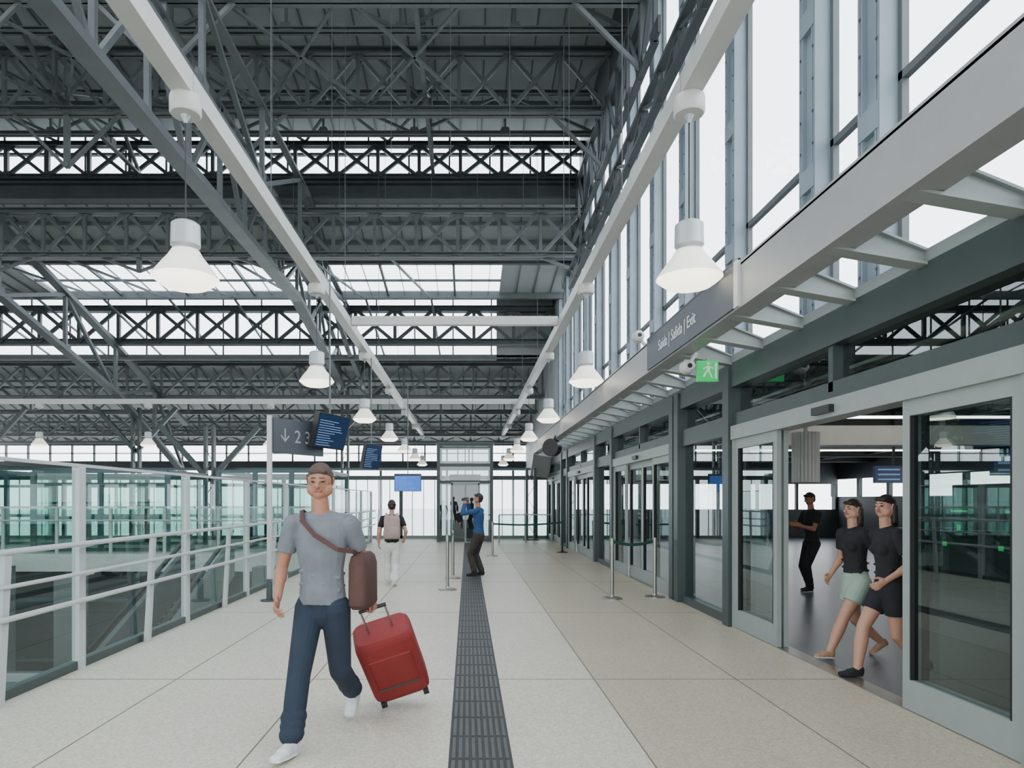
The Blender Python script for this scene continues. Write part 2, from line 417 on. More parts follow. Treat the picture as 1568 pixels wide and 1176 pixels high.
hallcol(-6.6,36.8,7.6); hallcol(-16.5,34,6.2); hallcol(-10.5,27.8,4.6); hallcol(2.55,27.6,2.9,False); hallcol(-24,34,6.2)

# ---------------- white lamp beams ----------------
for X in (-2.85,2.24):
    b=MB(); b.box(X-.1,X+.1,-2,44,5.67,5.89,M_white)
    for i in range(8):
        y=.8+6.05*i; b.box(X-.101,X+.101,y-.004,y+.004,5.668,5.892,M_steel)
    for i in range(1,8):
        y=.9+6.0*i+3; b.cyl((X,y,5.89),(X,y,12.8 if y<24 else 9),.008,.008,M_dsteel,6)
    b.obj('white_ceiling_beam')
for (Y,x0,x1,z) in ((16.2,-2.74,2.13,5.83),(29.5,-22,2.9,5.85),(43.3,-26,3,5.7)):
    b=MB(); b.box(x0,x1,Y-.08,Y+.08,z-.08,z+.12,M_white); b.obj('white_cross_beam')
def pendant(X,Y,zb=3.75,zt=5.67,s=1.0):
    b=MB()
    b.lathe((X,Y,zt),[(.001,0,M_white),(.15,0,M_white),(.155,-.02,M_white),(.155,-.16,M_white),(.14,-.18,M_white),(.05,-.185,M_lampm),(.03,-.22,M_lampm),(.012,-.26,M_lampm)])
    b.cyl((X,Y,zt-.25),(X,Y,zb+.64*s),.008,.008,M_black,8)
    p=[(.001,.66,M_lampm),(.11,.655,M_lampm),(.14,.63,M_lampm),(.145,.42,M_lampm),(.125,.40,M_lampm),(.12,.385,M_lampm),(.135,.37,M_lampw),(.17,.31,M_lampw),(.24,.22,M_lampw),(.32,.11,M_lampw),(.325,.09,M_lampb),(.27,.045,M_lampb),(.22,.01,M_lampb),(.19,0,M_lampb),(.001,-.005,M_lampb)]
    b.lathe((X,Y,zb),[(r*s,z*s,m) for r,z,m in p],40)
    b.obj('pendant_lamp',smooth=True)
for i in range(7):
    for X in (-2.85,2.24): pendant(X,6.9+6*i)
for x in (-13.8,-8.5,-18.5): pendant(x,29.5,3.9,5.77)
# ---------------- canopy / fascia ----------------
b=MB()
b.box(2.6,2.66,-3,27,3.47,3.86,M_fascia); b.box(2.6,2.84,-3,27,3.44,3.47,M_fascia); b.box(2.6,2.8,-3,27,3.84,3.88,M_fascia)
y=-1.4
while y<27:
    # tapered T-section bracket arm
    b.hexa([(2.66,y-.015,3.46),(3.4,y-.015,3.33),(3.4,y+.015,3.33),(2.66,y+.015,3.46),(2.66,y-.015,3.72),(3.4,y-.015,3.42),(3.4,y+.015,3.42),(2.66,y+.015,3.72)],M_alu)
    b.hexa([(2.66,y-.07,3.44),(3.4,y-.07,3.31),(3.4,y+.07,3.31),(2.66,y+.07,3.44),(2.66,y-.07,3.46),(3.4,y-.07,3.33),(3.4,y+.07,3.33),(2.66,y+.07,3.46)],M_alu)
    b.hexa([(2.66,y-.05,3.71),(3.4,y-.05,3.41),(3.4,y+.05,3.41),(2.66,y+.05,3.71),(2.66,y-.05,3.73),(3.4,y-.05,3.43),(3.4,y+.05,3.43),(2.66,y+.05,3.73)],M_alu)
    y+=.92
b.box(3.36,3.44,-3,27.4,3.30,3.44,M_alu); b.box(2.98,3.01,-3,27,3.60,3.63,M_alu)
b.hexa([(2.6,27,3.4),(3.35,27,3.3),(3.35,28.3,2.5),(2.6,28.3,2.6),(2.6,27,3.86),(3.35,27,3.5),(3.35,28.3,2.62),(2.6,28.3,2.75)],M_fascia)
b.obj('entrance_canopy')
# ---------------- door wall ----------------
XW=3.35
fixed=MB()
fixed.box(XW,XW+.2,-3,28.5,2.54,2.69,M_green); fixed.box(XW-.03,XW+.2,-3,28.5,3.02,3.28,M_green)
fixed.box(XW+.09,XW+.1,-3,28.5,2.69,3.02,G_door)
pil=[-2.4,1.6,3.93,8.72,10.8,11.07,15.72,17.82,22.75,24.12,28.4]
for y in pil:
    fixed.box(XW-.06,XW+.22,y-.1,y+.1,0,3.28,M_green)
for y in (6.3,13.3,20.2): fixed.box(XW,XW+.15,y-.04,y+.04,2.6,3.1,M_green)
fx=[(1.7,3.83),(8.82,10.7),(15.82,17.72),(22.85,24.02),(-2.3,1.5)]
for a,c in fx:
    fixed.box(XW+.06,XW+.075,a,c,.12,2.5,G_door); fixed.box(XW,XW+.14,a,c,0,.12,M_green); fixed.box(XW,XW+.14,a,c,2.44,2.54,M_green)
fixed.box(3.35,4.1,-3,28.5,3.28,3.34,M_green)
fixed.obj('wall_right')
def leaf(b,y0,y1,xo):
    f=.09
    b.box(xo,xo+.05,y0,y0+f,0.01,2.36,M_alu); b.box(xo,xo+.05,y1-f,y1,0.01,2.36,M_alu)
    b.box(xo,xo+.05,y0+f,y1-f,.01,.24,M_alu); b.box(xo,xo+.05,y0+f,y1-f,2.24,2.36,M_alu)
    b.box(xo+.02,xo+.03,y0+f,y1-f,.24,2.24,G_door)
    for (ya,yb) in ((y0+f,y0+f+.012),(y1-f-.012,y1-f)): b.box(xo-.003,xo+.053,ya,yb,.24,2.24,M_rubber)
nd=0
def doorset(y0,y1,opened):
    global nd
    nd+=1
    b=MB()
    b.box(XW-.04,XW+.18,y0,y1,2.36,2.53,M_alu)
    b.box(XW-.02,XW+.16,y0,y0+.06,0,2.36,M_alu); b.box(XW-.02,XW+.16,y1-.06,y1,0,2.36,M_alu)
    L=(y1-y0-.12)/4
    a=y0+.06
    leaf(b,a,a+L+.04,XW+.0); leaf(b,y1-.06-L-.04,y1-.06,XW+.0)
    if opened: leaf(b,a+.04,a+L+.03,XW+.08); leaf(b,y1-.06-L-.03,y1-.10,XW+.08)
    else: leaf(b,a+L,a+2*L,XW+.08); leaf(b,a+2*L,a+3*L,XW+.08)
    m=(y0+y1)/2; b.box(XW-.09,XW-.04,m-.16,m+.16,2.4,2.47,M_black)
    b.box(XW+.0,XW+.16,y0,y1,0,.008,M_chrome)
    b.obj('door_%d'%nd)
doorset(4.05,8.6,True); doorset(11.2,15.6,False); doorset(17.95,22.6,False); doorset(24.25,28.25,False)
# ---------------- interior room ----------------
b=MB()
b.box(16,16.2,-4,30,0,1.75,M_inner); b.box(16,16.2,-4,30,2.5,3.6,M_inner)
for i in range(18): b.box(16,16.15,-4+i*2-.08,-4+i*2+.08,1.75,2.5,M_dark)
b.box(3.6,16,29.5,29.7,0,1.2,M_inner); b.box(3.6,16,29.5,29.7,2.3,3.4,M_inner); b.box(3.6,16,-4.2,-4,0,3.4,M_inner)
for i in range(8): b.box(4+i*1.7,4.1+i*1.7,29.5,29.65,1.2,2.3,M_dark)
for i in range(5):
    b.box(15.9,16,4+i*4,6.4+i*4,.0,2.1,M_dark); b.box(15.86,15.9,4.2+i*4,6.2+i*4,.3,1.5,M_green)
b.obj('wall_interior')
b=MB(); b.box(4.3,16.2,-4,30,3.42,3.5,M_dark)
for i in range(10): b.box(4.3,16,-2+i*3.2,-1.8+i*3.2,3.1,3.42,M_dsteel)
for i in range(5): b.box(5+i*2.2,5.12+i*2.2,-4,29,3.2,3.3,M_dsteel)
b.obj('ceiling_interior')
b=MB()
b.box(5.2,15.5,12.6,13.0,2.62,2.98,M_white)
for yy in (8.2,12,20):
    b.box(6,15,yy-.04,yy+.04,3.04,3.08,M_led)
b.obj('interior_light_beam')
for (x,y) in ((5.2,4.5),(6.2,9),(6.2,15),(9,7),(9,13),(12,10),(12,18)):
    bb=MB(); bb.lathe((x,y,2.62),[(.001,.5,M_lampm),(.08,.5,M_lampm),(.09,.3,M_lampm),(.2,.08,M_lampw),(.2,.05,M_lampb),(.001,.04,M_lampb)],24); bb.cyl((x,y,3.12),(x,y,3.4),.01,.01,M_black,8); bb.obj('ceiling_lamp',smooth=True)
b=MB()
cx,cy=5.1,10.3
for i in range(22):
    t=math.pi*2*i/22; b.cyl((cx+.17*math.cos(t),cy+.17*math.sin(t),1.87),(cx+.17*math.cos(t),cy+.17*math.sin(t),2.62),.026,.026,M_white,8)
b.cyl((cx,cy,1.88),(cx,cy,2.6),.165,.165,M_white,24); b.cyl((cx,cy,2.6),(cx,cy,3.42),.03,.03,M_white,12); b.obj('ribbed_hanging_drum')
b=MB()
for (x,z) in ((3.9,2.95),(4.15,2.86)):
    b.cyl((x,-2,z),(x,28,z),.06,.06,M_chrome,12)
b.obj('service_pipes')
for i in range(9):
    b=MB(); y=3.2+i*1.3; x=8.6
    b.box(x,x+1.3,y-.12,y+.12,0,1.0,M_dark); b.box(x-.02,x+1.32,y-.14,y+.14,1.0,1.05,M_black)
    b.box(x+.5,x+.54,y+.12,y+.55,.3,1.45,G_bal)
    b.box(x-.01,x,y-.05,y+.05,.78,.86,M_ledg)
    for z in (1.38,.42):
        b.box(x+.48,x+.5,y+.14,y+.53,z,z+.04,M_ledg)
    b.box(x+.47,x+.5,y+.3,y+.36,.9,1.15,M_ledg)
    b.obj('ticket_gate')
for (x,y,z) in ((8.3,13.9,1.95),(7.4,9.6,1.95)):
    b=MB(); b.box(x,x+.8,y,y+.08,z,z+.35,M_screend)
    for r in range(3): b.box(x+.06,x+.5,y-.005,y,z+.06+r*.1,z+.09+r*.1,M_row)
    b.beam((x+.4,y+.04,z+.35),(x+.4,y+.04,3.4),.04,.04,M_black); b.obj('information_screen')

# ---------------- upper right glazed wall ----------------
XU=4.2
cols=[-1,1.2,3.4,6.9,8.15,10.55,12.9,15.0,17.2,19.4,21.6,23.8,26,28.2,30.4]
b=MB()
for i,y in enumerate(cols):
    top=12.7 if y<25 else 10.8
    hw=.17
    b.box(XU-.10,XU+.04,y-hw,y+hw,3.34,top,M_col)
    for s in (-1,1):
        b.box(XU-.15,XU+.04,y+s*hw-.02,y+s*hw+.02,3.34,top,M_col)
        b.box(XU-.15,XU-.10,y+s*.12-.015,y+s*.12+.015,3.34,top,M_col)
    z=3.5;k=0
    while z<top-.4:
        if k%5==0: b.box(XU-.16,XU-.10,y-hw,y+hw,z-.12,z+.15,M_col)
        for s in (-1,1):
            b.box(XU-.158,XU-.148,y+s*.145-.012,y+s*.145+.012,z,z+.025,M_dsteel)
        z+=.38;k+=1
b.obj('wall_columns')
b=MB()
for i in range(len(cols)-1):
    y0,y1=cols[i]+.19,cols[i+1]-.19; top=12.7 if cols[i]<24.5 else 10.8
    b.box(XU+.09,XU+.10,y0,y1,3.4,top,G_win)
    for y in (y0+.03,y1-.03): b.box(XU+.03,XU+.1,y-.035,y+.035,3.4,top,M_steel)
    for z in (3.4,5.75,9.2,top): b.box(XU+.03,XU+.1,y0,y1,z-.04,z+.04,M_steel)
b.obj('window_right')
b=MB(); b.box(XU-.1,XU+.2,-4,25,12.7,15.6,M_dsteel); b.box(XU-.1,XU+.2,25,34,10.8,12,M_dsteel); b.box(XU-.1,XU+.2,31,48,3.3,10.8,M_panel); b.obj('wall_right_upper')

# ---------------- signs ----------------
b=MB(); b.box(2.575,2.6,6.6,9.8,3.46,3.89,M_sign); b.box(2.57,2.6,6.5,6.6,3.45,3.90,M_white); b.box(2.572,2.6,6.5,9.8,3.89,3.91,M_dsteel)
s=b.obj('exit_direction_sign')
text('Sa\u00edda | Salida | Exit',.2,(2.571,9.2,3.61),(math.radians(90),0,math.radians(-90)),M_txt,'lettering',s)
b=MB(); Y=8.6
b.box(2.9,3.16,Y,Y+.06,3.10,3.36,M_exit)
def q2(pts,z=Y-.004): b.quad([(3.03+x,z,3.23+y) for x,y in pts],M_txt)
q2([(-.02,.0),(.02,.0),(.03,.06),(-.01,.07)]); q2([(-.01,.08),(.02,.08),(.02,.105),(-.01,.105)])
q2([(.0,.0),(.02,.0),(.06,-.09),(.045,-.09)]); q2([(-.02,.01),(0,0),(-.05,-.08),(-.07,-.07)]); q2([(-.01,.06),(-.06,.03),(-.06,.015),(-.01,.045)]); q2([(.02,.05),(.065,.02),(.065,.035),(.02,.065)])
q2([(.085,-.1),(.11,-.1),(.11,.1),(.085,.1)])
b.beam((3.03,Y+.03,3.34),(3.03,Y+.03,3.4),.02,.02,M_alu)
b.obj('emergency_exit_sign')
for (x,y,z) in ((2.5,9.95,4.0),(2.74,8.45,3.26)):
    b=MB(); b.cyl((x,y,z),(x,y+.1,z),.08,.09,M_white,20); b.cyl((x,y-.04,z),(x,y,z),.05,.08,M_white,20); b.cyl((x,y-.045,z),(x,y-.04,z),.03,.03,M_black,16); b.beam((x,y+.08,z),(x+.12,y+.08,z+.18 if z<3.5 else z-.13),.04,.04,M_white)
    b.obj('security_camera',smooth=True)
b=MB(); px,py=-3.15,10.86
b.cyl((px,py,0),(px,py,.02),.14,.14,M_dsteel,24); b.cyl((px,py,.0),(px,py,.35),.05,.045,M_dsteel,16); b.box(px-.035,px+.035,py-.03,py+.03,.3,2.95,M_rail)
d=V((.62,1.05,0)).normalized(); a=V((px,py,0))+d*.06; c=a+d*1.15; n=V((d.y,-d.x,0))*.03
b.hexa([a-n+V((0,0,2.36)),a+n+V((0,0,2.36)),c+n+V((0,0,2.36)),c-n+V((0,0,2.36)),a-n+V((0,0,2.92)),a+n+V((0,0,2.92)),c+n+V((0,0,2.92)),c-n+V((0,0,2.92))],M_sign)
s=b.obj('platform_sign')
tp=a+d*.12+n*1.08; ang=math.atan2(d.y,d.x)
text('\u2193 2 3',.30,(tp.x,tp.y,2.55),(math.radians(90),0,ang),mat('sign_text_dim',C(150,153,158),.6),'lettering',s)
def screen(name,cx,cy,cz,w_,h_,rz,rx,blue=True,hang=None):
    b=MB(); b.box(-w_/2,w_/2,-.05,.05,-h_/2,h_/2,M_black)
    b.box(-w_/2+.02,w_/2-.02,-.055,-.05,-h_/2+.02,h_/2-.02,M_screen if blue else M_screend)
    nr=11
    for r in range(nr):
        z=-h_/2+.05+r*(h_-.14)/nr
        b.box(-w_/2+.05,w_/2*random.uniform(-.2,.7),-.058,-.055,z,z+.014*h_,M_row)
    b.box(-w_/2+.02,w_/2-.02,-.057,-.054,h_/2-.12*h_,h_/2-.02,M_screend)
    o=b.obj(name); o.location=(cx,cy,cz); o.rotation_euler=(rx,0,rz)
    if hang:
        h=MB(); h.cyl((0,0,0),(0,0,hang-cz),.015,.015,M_steel,10); q=h.obj('hanger'); q.location=(cx,cy,cz); q.parent=o; q.matrix_parent_inverse=(Matrix.Translation((cx,cy,cz))@Matrix.Rotation(rz,4,'Z')@Matrix.Rotation(rx,4,'X')).inverted()
screen('departure_screen',-2.40,11.9,2.80,.95,.6,math.radians(68),math.radians(14),False,5.67)
screen('departure_screen',-2.75,19.5,2.85,.9,.7,math.radians(68),math.radians(12),False,5.67)
screen('departure_board',-2.1,24,2.22,.95,.62,0,math.radians(4),True,5.67)
b=MB(); b.cyl((2.42,20,3.15),(2.56,20.2,3.15),.26,.26,M_black,24); b.beam((2.5,20.12,3.3),(2.6,20.12,3.5),.05,.05,M_black); b.obj('wall_loudspeaker')

# ---------------- lift ----------------
b=MB(); x0,x1,y0,y1,h=-1.12,.92,26.2,28.2,3.75
for x in (x0,x1):
    for y in (y0,y1): b.box(x-.06,x+.06,y-.06,y+.06,0,h,M_green)
for z in (.08,2.3,2.95,h):
    b.box(x0,x1,y0-.05,y0+.05,z-.06,z+.06,M_green); b.box(x0,x1,y1-.05,y1+.05,z-.06,z+.06,M_green)
    b.box(x0-.05,x0+.05,y0,y1,z-.06,z+.06,M_green); b.box(x1-.05,x1+.05,y0,y1,z-.06,z+.06,M_green)
b.box(x0,x1,y0-.01,y0+.01,.1,h,G_door); b.box(x0-.01,x0+.01,y0,y1,.1,h,G_door); b.box(x1-.01,x1+.01,y0,y1,.1,h,G_door); b.box(x0,x1,y1-.01,y1+.01,.1,h,G_door)
b.box(-.62,-.56,y0-.1,y0-.02,0,2.25,M_alu); b.box(.40,.46,y0-.1,y0-.02,0,2.25,M_alu); b.box(-.62,.46,y0-.1,y0-.02,2.18,2.3,M_alu); b.box(-.11,-.05,y0-.08,y0-.03,0,2.2,M_alu)
b.box(-.56,.4,y0+.3,y1-.4,.05,.12,M_dsteel); b.box(-.7,.5,y0+.3,y1-.3,2.35,2.6,M_dsteel); b.box(x0-.1,x1+.1,y0-.1,y1+.1,h,h+.08,M_green)
b.box(-.7,.5,y1-.5,y1-.45,.1,2.3,M_dark)
for x in (-.4,-.1,.2): b.cyl((x,y1-.3,.1),(x,y1-.3,h),.02,.02,M_black,8)
b.obj('glass_lift')
b=MB(); b.box(1.2,3.2,26.0,26.02,.05,1.05,G_bal); b.box(1.2,3.2,25.98,26.04,1.03,1.07,M_alu)
for x in (1.2,2.2,3.2): b.box(x-.03,x+.03,25.97,26.05,0,1.05,M_alu)
b.obj('glass_balustrade')
# ---------------- stanchions ----------------
M_belt=mat('belt_green',C(18,66,52),.7)
def stan(x,y,h=.98,dark=False):
    b=MB(); m=M_black if dark else M_chrome
    b.lathe((x,y,0),[(.001,.0,m),(.17,0.0,m),(.17,.012,m),(.15,.022,m),(.05,.035,m),(.03,.06,m),(.028,h-.12,m),(.036,h-.12,M_black if dark else m),(.036,h,m),(.001,h+.005,m)],24)
    b.obj('queue_barrier_post',smooth=True)
def belt(p,q,z=.92):
    b=MB(); n=8; P0=V((p[0],p[1],0));Q0=V((q[0],q[1],0)); d=(Q0-P0).normalized(); P0+=d*.04; Q0-=d*.04
    for i in range(n):
        t0,t1=i/n,(i+1)/n
        f=lambda t:(P0.x+(Q0.x-P0.x)*t,P0.y+(Q0.y-P0.y)*t,z-.05*math.sin(math.pi*t))
        b.beam(f(t0),f(t1),.004,.05,M_belt)
    b.obj('barrier_belt')
S=[(-.36,12.2),(-.30,14.0),(2.35,11.1),(3.1,11.3),(2.9,20.9),(.72,19.6),(-3.0,15.5)]
for i,(x,y) in enumerate(S): stan(x,y,dark=(i==4))
belt(S[2],S[3]); belt(S[5],S[4]); belt(S[0],S[1])

# ---------------- people ----------------
class Body:
    def __init__(s): s.v=[];s.f=[];s.p=[]
    def seg(s,c0,c1,r0,r1,lab,u=(1,0,0),flat=(0,0),bias=0):
        c0=V(c0);c1=V(c1)
        if not isinstance(r0,tuple): r0=(r0,r0)
        if not isinstance(r1,tuple): r1=(r1,r1)
        d=c1-c0; L=d.length
        if L<1e-5: d=V((0,0,1)); c1=c0+d*1e-4; L=1e-4
        d=d.normalized(); u=V(u); u=u-d*u.dot(d)
        if u.length<.05: u=V((0,1,0))-d*d.y
        u.normalize(); v=d.cross(u)
        n=18; rings=[]
        def ring(c,a,b_): rings.append([c+u*a*math.cos(2*math.pi*i/n)+v*b_*math.sin(2*math.pi*i/n) for i in range(n)])
        rc0=min(r0);rc1=min(r1)
        if not flat[0]:
            for ph in (80,55,28): 
                k=math.cos(math.radians(ph)); ring(c0-d*rc0*math.sin(math.radians(ph)),r0[0]*k,r0[1]*k)
        ring(c0,*r0); ring(c1,*r1)
        if not flat[1]:
            for ph in (28,55,80):
                k=math.cos(math.radians(ph)); ring(c1+d*rc1*math.sin(math.radians(ph)),r1[0]*k,r1[1]*k)
        b0=len(s.v)
        for r in rings: s.v+=[tuple(q) for q in r]
        for k in range(len(rings)-1):
            for i in range(n):
                j=(i+1)%n; s.f.append((b0+k*n+i,b0+k*n+j,b0+(k+1)*n+j,b0+(k+1)*n+i))
        s.f.append(tuple(b0+i for i in range(n))[::-1]); e=b0+(len(rings)-1)*n; s.f.append(tuple(e+i for i in range(n)))
        s.p.append((np.array(c0),np.array(d),L,np.array(u),np.array(v),r0,r1,rc0,rc1,flat,lab,bias))
    def label(s,P):
        best=np.full(len(P),1e9); idx=np.zeros(len(P),int); labs=[]
        for (c0,d,L,u,v,r0,r1,rc0,rc1,flat,lab,bias) in s.p:
            if lab not in labs: labs.append(lab)
            q=P-c0; t=q@d; tc=np.clip(t/L,0,1); ru=r0[0]+(r1[0]-r0[0])*tc; rv=r0[1]+(r1[1]-r0[1])*tc
            rad=np.sqrt((q@u/ru)**2+(q@v/rv)**2); mm=np.minimum(ru,rv)
            lo=np.maximum(-t,0); hi=np.maximum(t-L,0)
            over=lo/rc0*(0 if flat[0] else 1)+hi/rc1*(0 if flat[1] else 1)
            sd=(np.sqrt(rad**2+over**2)-1)*mm
            fo=lo*(1 if flat[0] else 0)+hi*(1 if flat[1] else 0)
            sd=np.maximum(sd,np.where(fo>0,fo,-1e9))-bias
            k=labs.index(lab); mk=sd<best; best[mk]=sd[mk]; idx[mk]=k
        return idx,labs
def ik(a,c,l1,l2,pole):
    a=V(a);c=V(c);d=c-a;L=d.length
    if L>(l1+l2)*.999: c=a+d*((l1+l2)*.999/L); d=c-a; L=d.length
    x=(l1*l1-l2*l2+L*L)/(2*L); h=math.sqrt(max(l1*l1-x*x,0)); dn=d.normalized()
    p=V(pole); p=(p-dn*p.dot(dn)).normalized()
    return a+dn*x+p*h, c
def person(name,loc,head,H,o,mats,vox=.007):
    B=Body(); hz=o.get('hz',.5); lean=o.get('lean',0.02); fem=o.get('fem',0)
    up=V((0,math.sin(lean),math.cos(lean))); P=V((0,0,hz)); tw=o.get('twist',0)
    R=V((math.cos(tw),math.sin(tw),0)); F=V((-math.sin(tw),math.cos(tw),0))
    T=lambda x,y,z:P+R*x+F*y+up*z
    tb=1.0 if not fem else .9
    bot=o.get('bot','trousers')
    B.seg(T(0,-.004,-.035),T(0,0,.04),(.083,.06),(.079,.056),'bottom',R)
    B.seg(T(0,-.028,-.02),T(0,-.02,.03),(.07,.04),(.065,.04),'bottom',R)
    hem=o.get('hem',.005)
    sec=[(hem,.088,.064),(.07,.080*tb,.058),(.12,.078*tb,.056),(.19,.090*tb,.064),(.245,.098*tb,.064),(.285,.088*tb,.05),(.315,.05,.038)]
    for i in range(len(sec)-1):
        a,c=sec[i],sec[i+1]
        B.seg(T(0,0,a[0]),T(0,0.0,c[0]),(a[1],a[2]),(c[1],c[2]),'top',R,flat=(1 if i==0 else 0,1 if i==len(sec)-2 else 0))
    for k in range(5):
        sx=(-1)**k; B.seg(T(sx*.07,.03,.03+.022*k),T(-sx*.02,.054,.015+.03*k),.007,.004,'top',R)
        B.seg(T(sx*.07,-.03,.04+.022*k),T(-sx*.02,-.054,.02+.03*k),.007,.004,'top',R)
    if fem:
        for sx in (-1,1): B.seg(T(sx*.035,.04,.2),T(sx*.035,.045,.21),.03,.03,'top',R)
    B.seg(T(0,0,.30),T(0,.006,.375),(.032,.033),(.028,.030),'skin',R)
    for sx in (-1,1): B.seg(T(sx*.02,-.005,.315),T(sx*.085,-.005,.292),(.02,.022),(.03,.03),'top',F)
    hy,hp=o.get('hyaw',0),o.get('hpitch',0)
    RH=Matrix.Rotation(hy+tw,3,'Z')@Matrix.Rotation(hp,3,'X'); piv=T(0,.004,.385)
    Hh=lambda x,y,z:piv+RH@V((x,y,z+.055))
    HR=RH@V((1,0,0)); HF=RH@V((0,1,0))
    B.seg(Hh(0,-.008,.004),Hh(0,.004,.006),(.042,.050),(.042,.048),'skin',HR)
    B.seg(Hh(0,-.006,-.004),Hh(0,-.006,.012),(.0435,.052),(.042,.05),'skin',HR)
    B.seg(Hh(0,.012,-.012),Hh(0,.022,-.042),(.036,.034),(.022,.024),'skin',HR)
    B.seg(Hh(-.02,.008,-.03),Hh(.02,.008,-.03),.026,.026,'skin',HF)
    B.seg(Hh(0,.046,.004),Hh(0,.058,-.014),.0048,.0085,'skin',HR)
    B.seg(Hh(-.006,.053,-.016),Hh(.006,.053,-.016),.006,.006,'skin',HF)
    B.seg(Hh(-.010,.0435,-.031),Hh(.010,.0435,-.031),.0045,.0045,'lip',HF,bias=.001)
    for sx in (-1,1):
        B.seg(Hh(sx*.014,.0425,.001),Hh(sx*.0195,.0405,.001),.0034,.0034,'eye',HF,bias=.001)
        B.seg(Hh(sx*.010,.0425,.008),Hh(sx*.022,.0395,.008),.007,.006,'skin',HF)
        B.seg(Hh(sx*.009,.047,.0125),Hh(sx*.023,.043,.0135),.0026,.0022,'hair',HR,bias=.0006)
        B.seg(Hh(sx*.043,-.004,-.012),Hh(sx*.046,-.009,.006),(.004,.008),(.005,.011),'skin',HR)
    if not o.get('bald'):
        B.seg(Hh(0,-.014,.008),Hh(0,-.004,.020),(.047,.050),(.044,.048),'hair',HR)
        B.seg(Hh(0,-.026,-.02),Hh(0,-.02,.0),(.038,.030),(.044,.04),'hair',HR)
        B.seg(Hh(-.025,.034,.036),Hh(.02,.036,.038),.013,.012,'hair',HF)
    else:
        B.seg(Hh(0,-.014,.012),Hh(0,-.004,.021),(.0465,.0485),(.0435,.048),'hair',HR)
        B.seg(Hh(0,-.024,-.015),Hh(0,-.02,.0),(.041,.034),(.045,.042),'hair',HR)
        B.seg(Hh(-.022,.033,.036),Hh(.022,.033,.036),.010,.010,'hair',HF)
        for sx in (-1,1): B.seg(Hh(sx*.041,.008,.02),Hh(sx*.042,.006,-.006),.006,.004,'hair',HF)
    if o.get('long'):
        B.seg(Hh(0,-.032,.0),Hh(0,-.05,-.1),(.044,.03),(.035,.018),'hair',HR)
        for sx in (-1,1): B.seg(Hh(sx*.036,-.012,.0),Hh(sx*.042,-.014,-.085),(.014,.025),(.012,.015),'hair',HF)
    for sx,key in ((1,'rh'),(-1,'lh')):
        S=T(sx*(.104*tb),0,.285); tgt=T(*o[key]); pole=o.get(key+'p',(sx*.4,-1,-.3))
        pole=R*pole[0]+F*pole[1]+up*pole[2]
        E,W=ik(S,tgt,.165,.145,pole)
        sl=o.get('sleeve','short')
        B.seg(S,E,.027,.0215,'skin'); B.seg(E,W,.0225,.0145,'skin'); B.seg(E+(W-E)*.15,E+(W-E)*.4,.024,.022,'skin')
        if sl=='short': B.seg(S,S+(E-S)*.62,(.036,.036),(.034,.034),'top',F,flat=(0,1))
        elif sl=='long':
            B.seg(S,E,.035,.029,'top'); B.seg(E,E+(W-E)*.93,.029,.023,'top',flat=(0,1))
        elif sl=='none': B.seg(S,S+(E-S)*.12,.032,.031,'top',F,flat=(0,1))
        d=(W-E).normalized(); n=V(o.get(key+'n',(-sx,0,0))); n=R*n[0]+F*n[1]+up*n[2]; n=(n-d*n.dot(d)).normalized(); sd=d.cross(n)*1.0
        ts=sd if sd.dot(F+up*.3)>0 else -sd
        B.seg(W-d*.005,W+d*.05,(.016,.010),(.0225,.0085),'skin',sd)
        B.seg(W+d*.02,W+d*.047,(.019,.010),(.022,.008),'skin',sd)
        cl=o.get(key+'c',.35)
        for k,(off,ln) in enumerate(((.0185,.040),(.0062,.045),(-.0062,.042),(-.0185,.033))):
            p=W+d*.046+ts*off; a=cl; q=p
            for j,fr in enumerate((.45,.32,.23)):
                dd=d*math.cos(a)+n*math.sin(a)+ts*off*2
                q2_=q+dd.normalized()*ln*fr; B.seg(q,q2_,.0052-.0005*j,.0048-.0005*j,'skin',sd); q=q2_; a+=cl*1.3
        p=W+d*.012+ts*.016; q=p+(d*.6+ts*.75+n*.25).normalized()*.024; B.seg(p,q,.008,.0062,'skin',sd); B.seg(q,q+(d*.95+ts*.2+n*.3).normalized()*.02,.006,.005,'skin',sd)
        if key=='lh': Lw=W+d*.055+n*.012
        else: Rw=W+d*.055+n*.012
    for sx,key in ((1,'rf'),(-1,'lf')):
        Hp=P+V((sx*.048,0,-.015)); x,y,z,pit=o[key]; A=V((x,y,z))
        K,A=ik(Hp,A,.24,.225,(sx*.08,1,0))
        kd=(A-K)
        if bot=='trousers':
            fl=o.get('flare',.0)
            B.seg(Hp,K,(.054,.056),(.040,.041),'bottom'); B.seg(K,K+kd*.45,(.040,.041),(.039+fl*.5,.040+fl*.5),'bottom'); B.seg(K+kd*.45,K+kd*.96,(.039+fl*.5,.040+fl*.5),(.032+fl,.034+fl),'bottom',flat=(0,1))
            for t,rr in ((.62,.0385),(.74,.037),(.86,.0365)):
                B.seg(K+kd*t+V((-.006,0,0)),K+kd*(t+.03)+V((.006,0,0)),(rr+fl*t,rr+fl*t),(rr+fl*t,rr+fl*t),'bottom')
        else:
            B.seg(Hp,K,(.050,.052),(.033,.034),'skin'); 
            B.seg(Hp,Hp+(K-Hp)*o.get('blen',.55),(.058,.060),(.056,.057),'bottom',flat=(0,1))
            B.seg(K,K+kd*.35,(.032,.033),(.034,.036),'skin'); B.seg(K+kd*.35,A,(.034,.036),(.020,.022),'skin')
        B.seg(K+kd*.85,A,.021,.02,'sock')
        yaw=o.get(key+'y',-sx*.1); f=V((math.sin(-yaw)*1.0,math.cos(yaw),0)); pr=pit
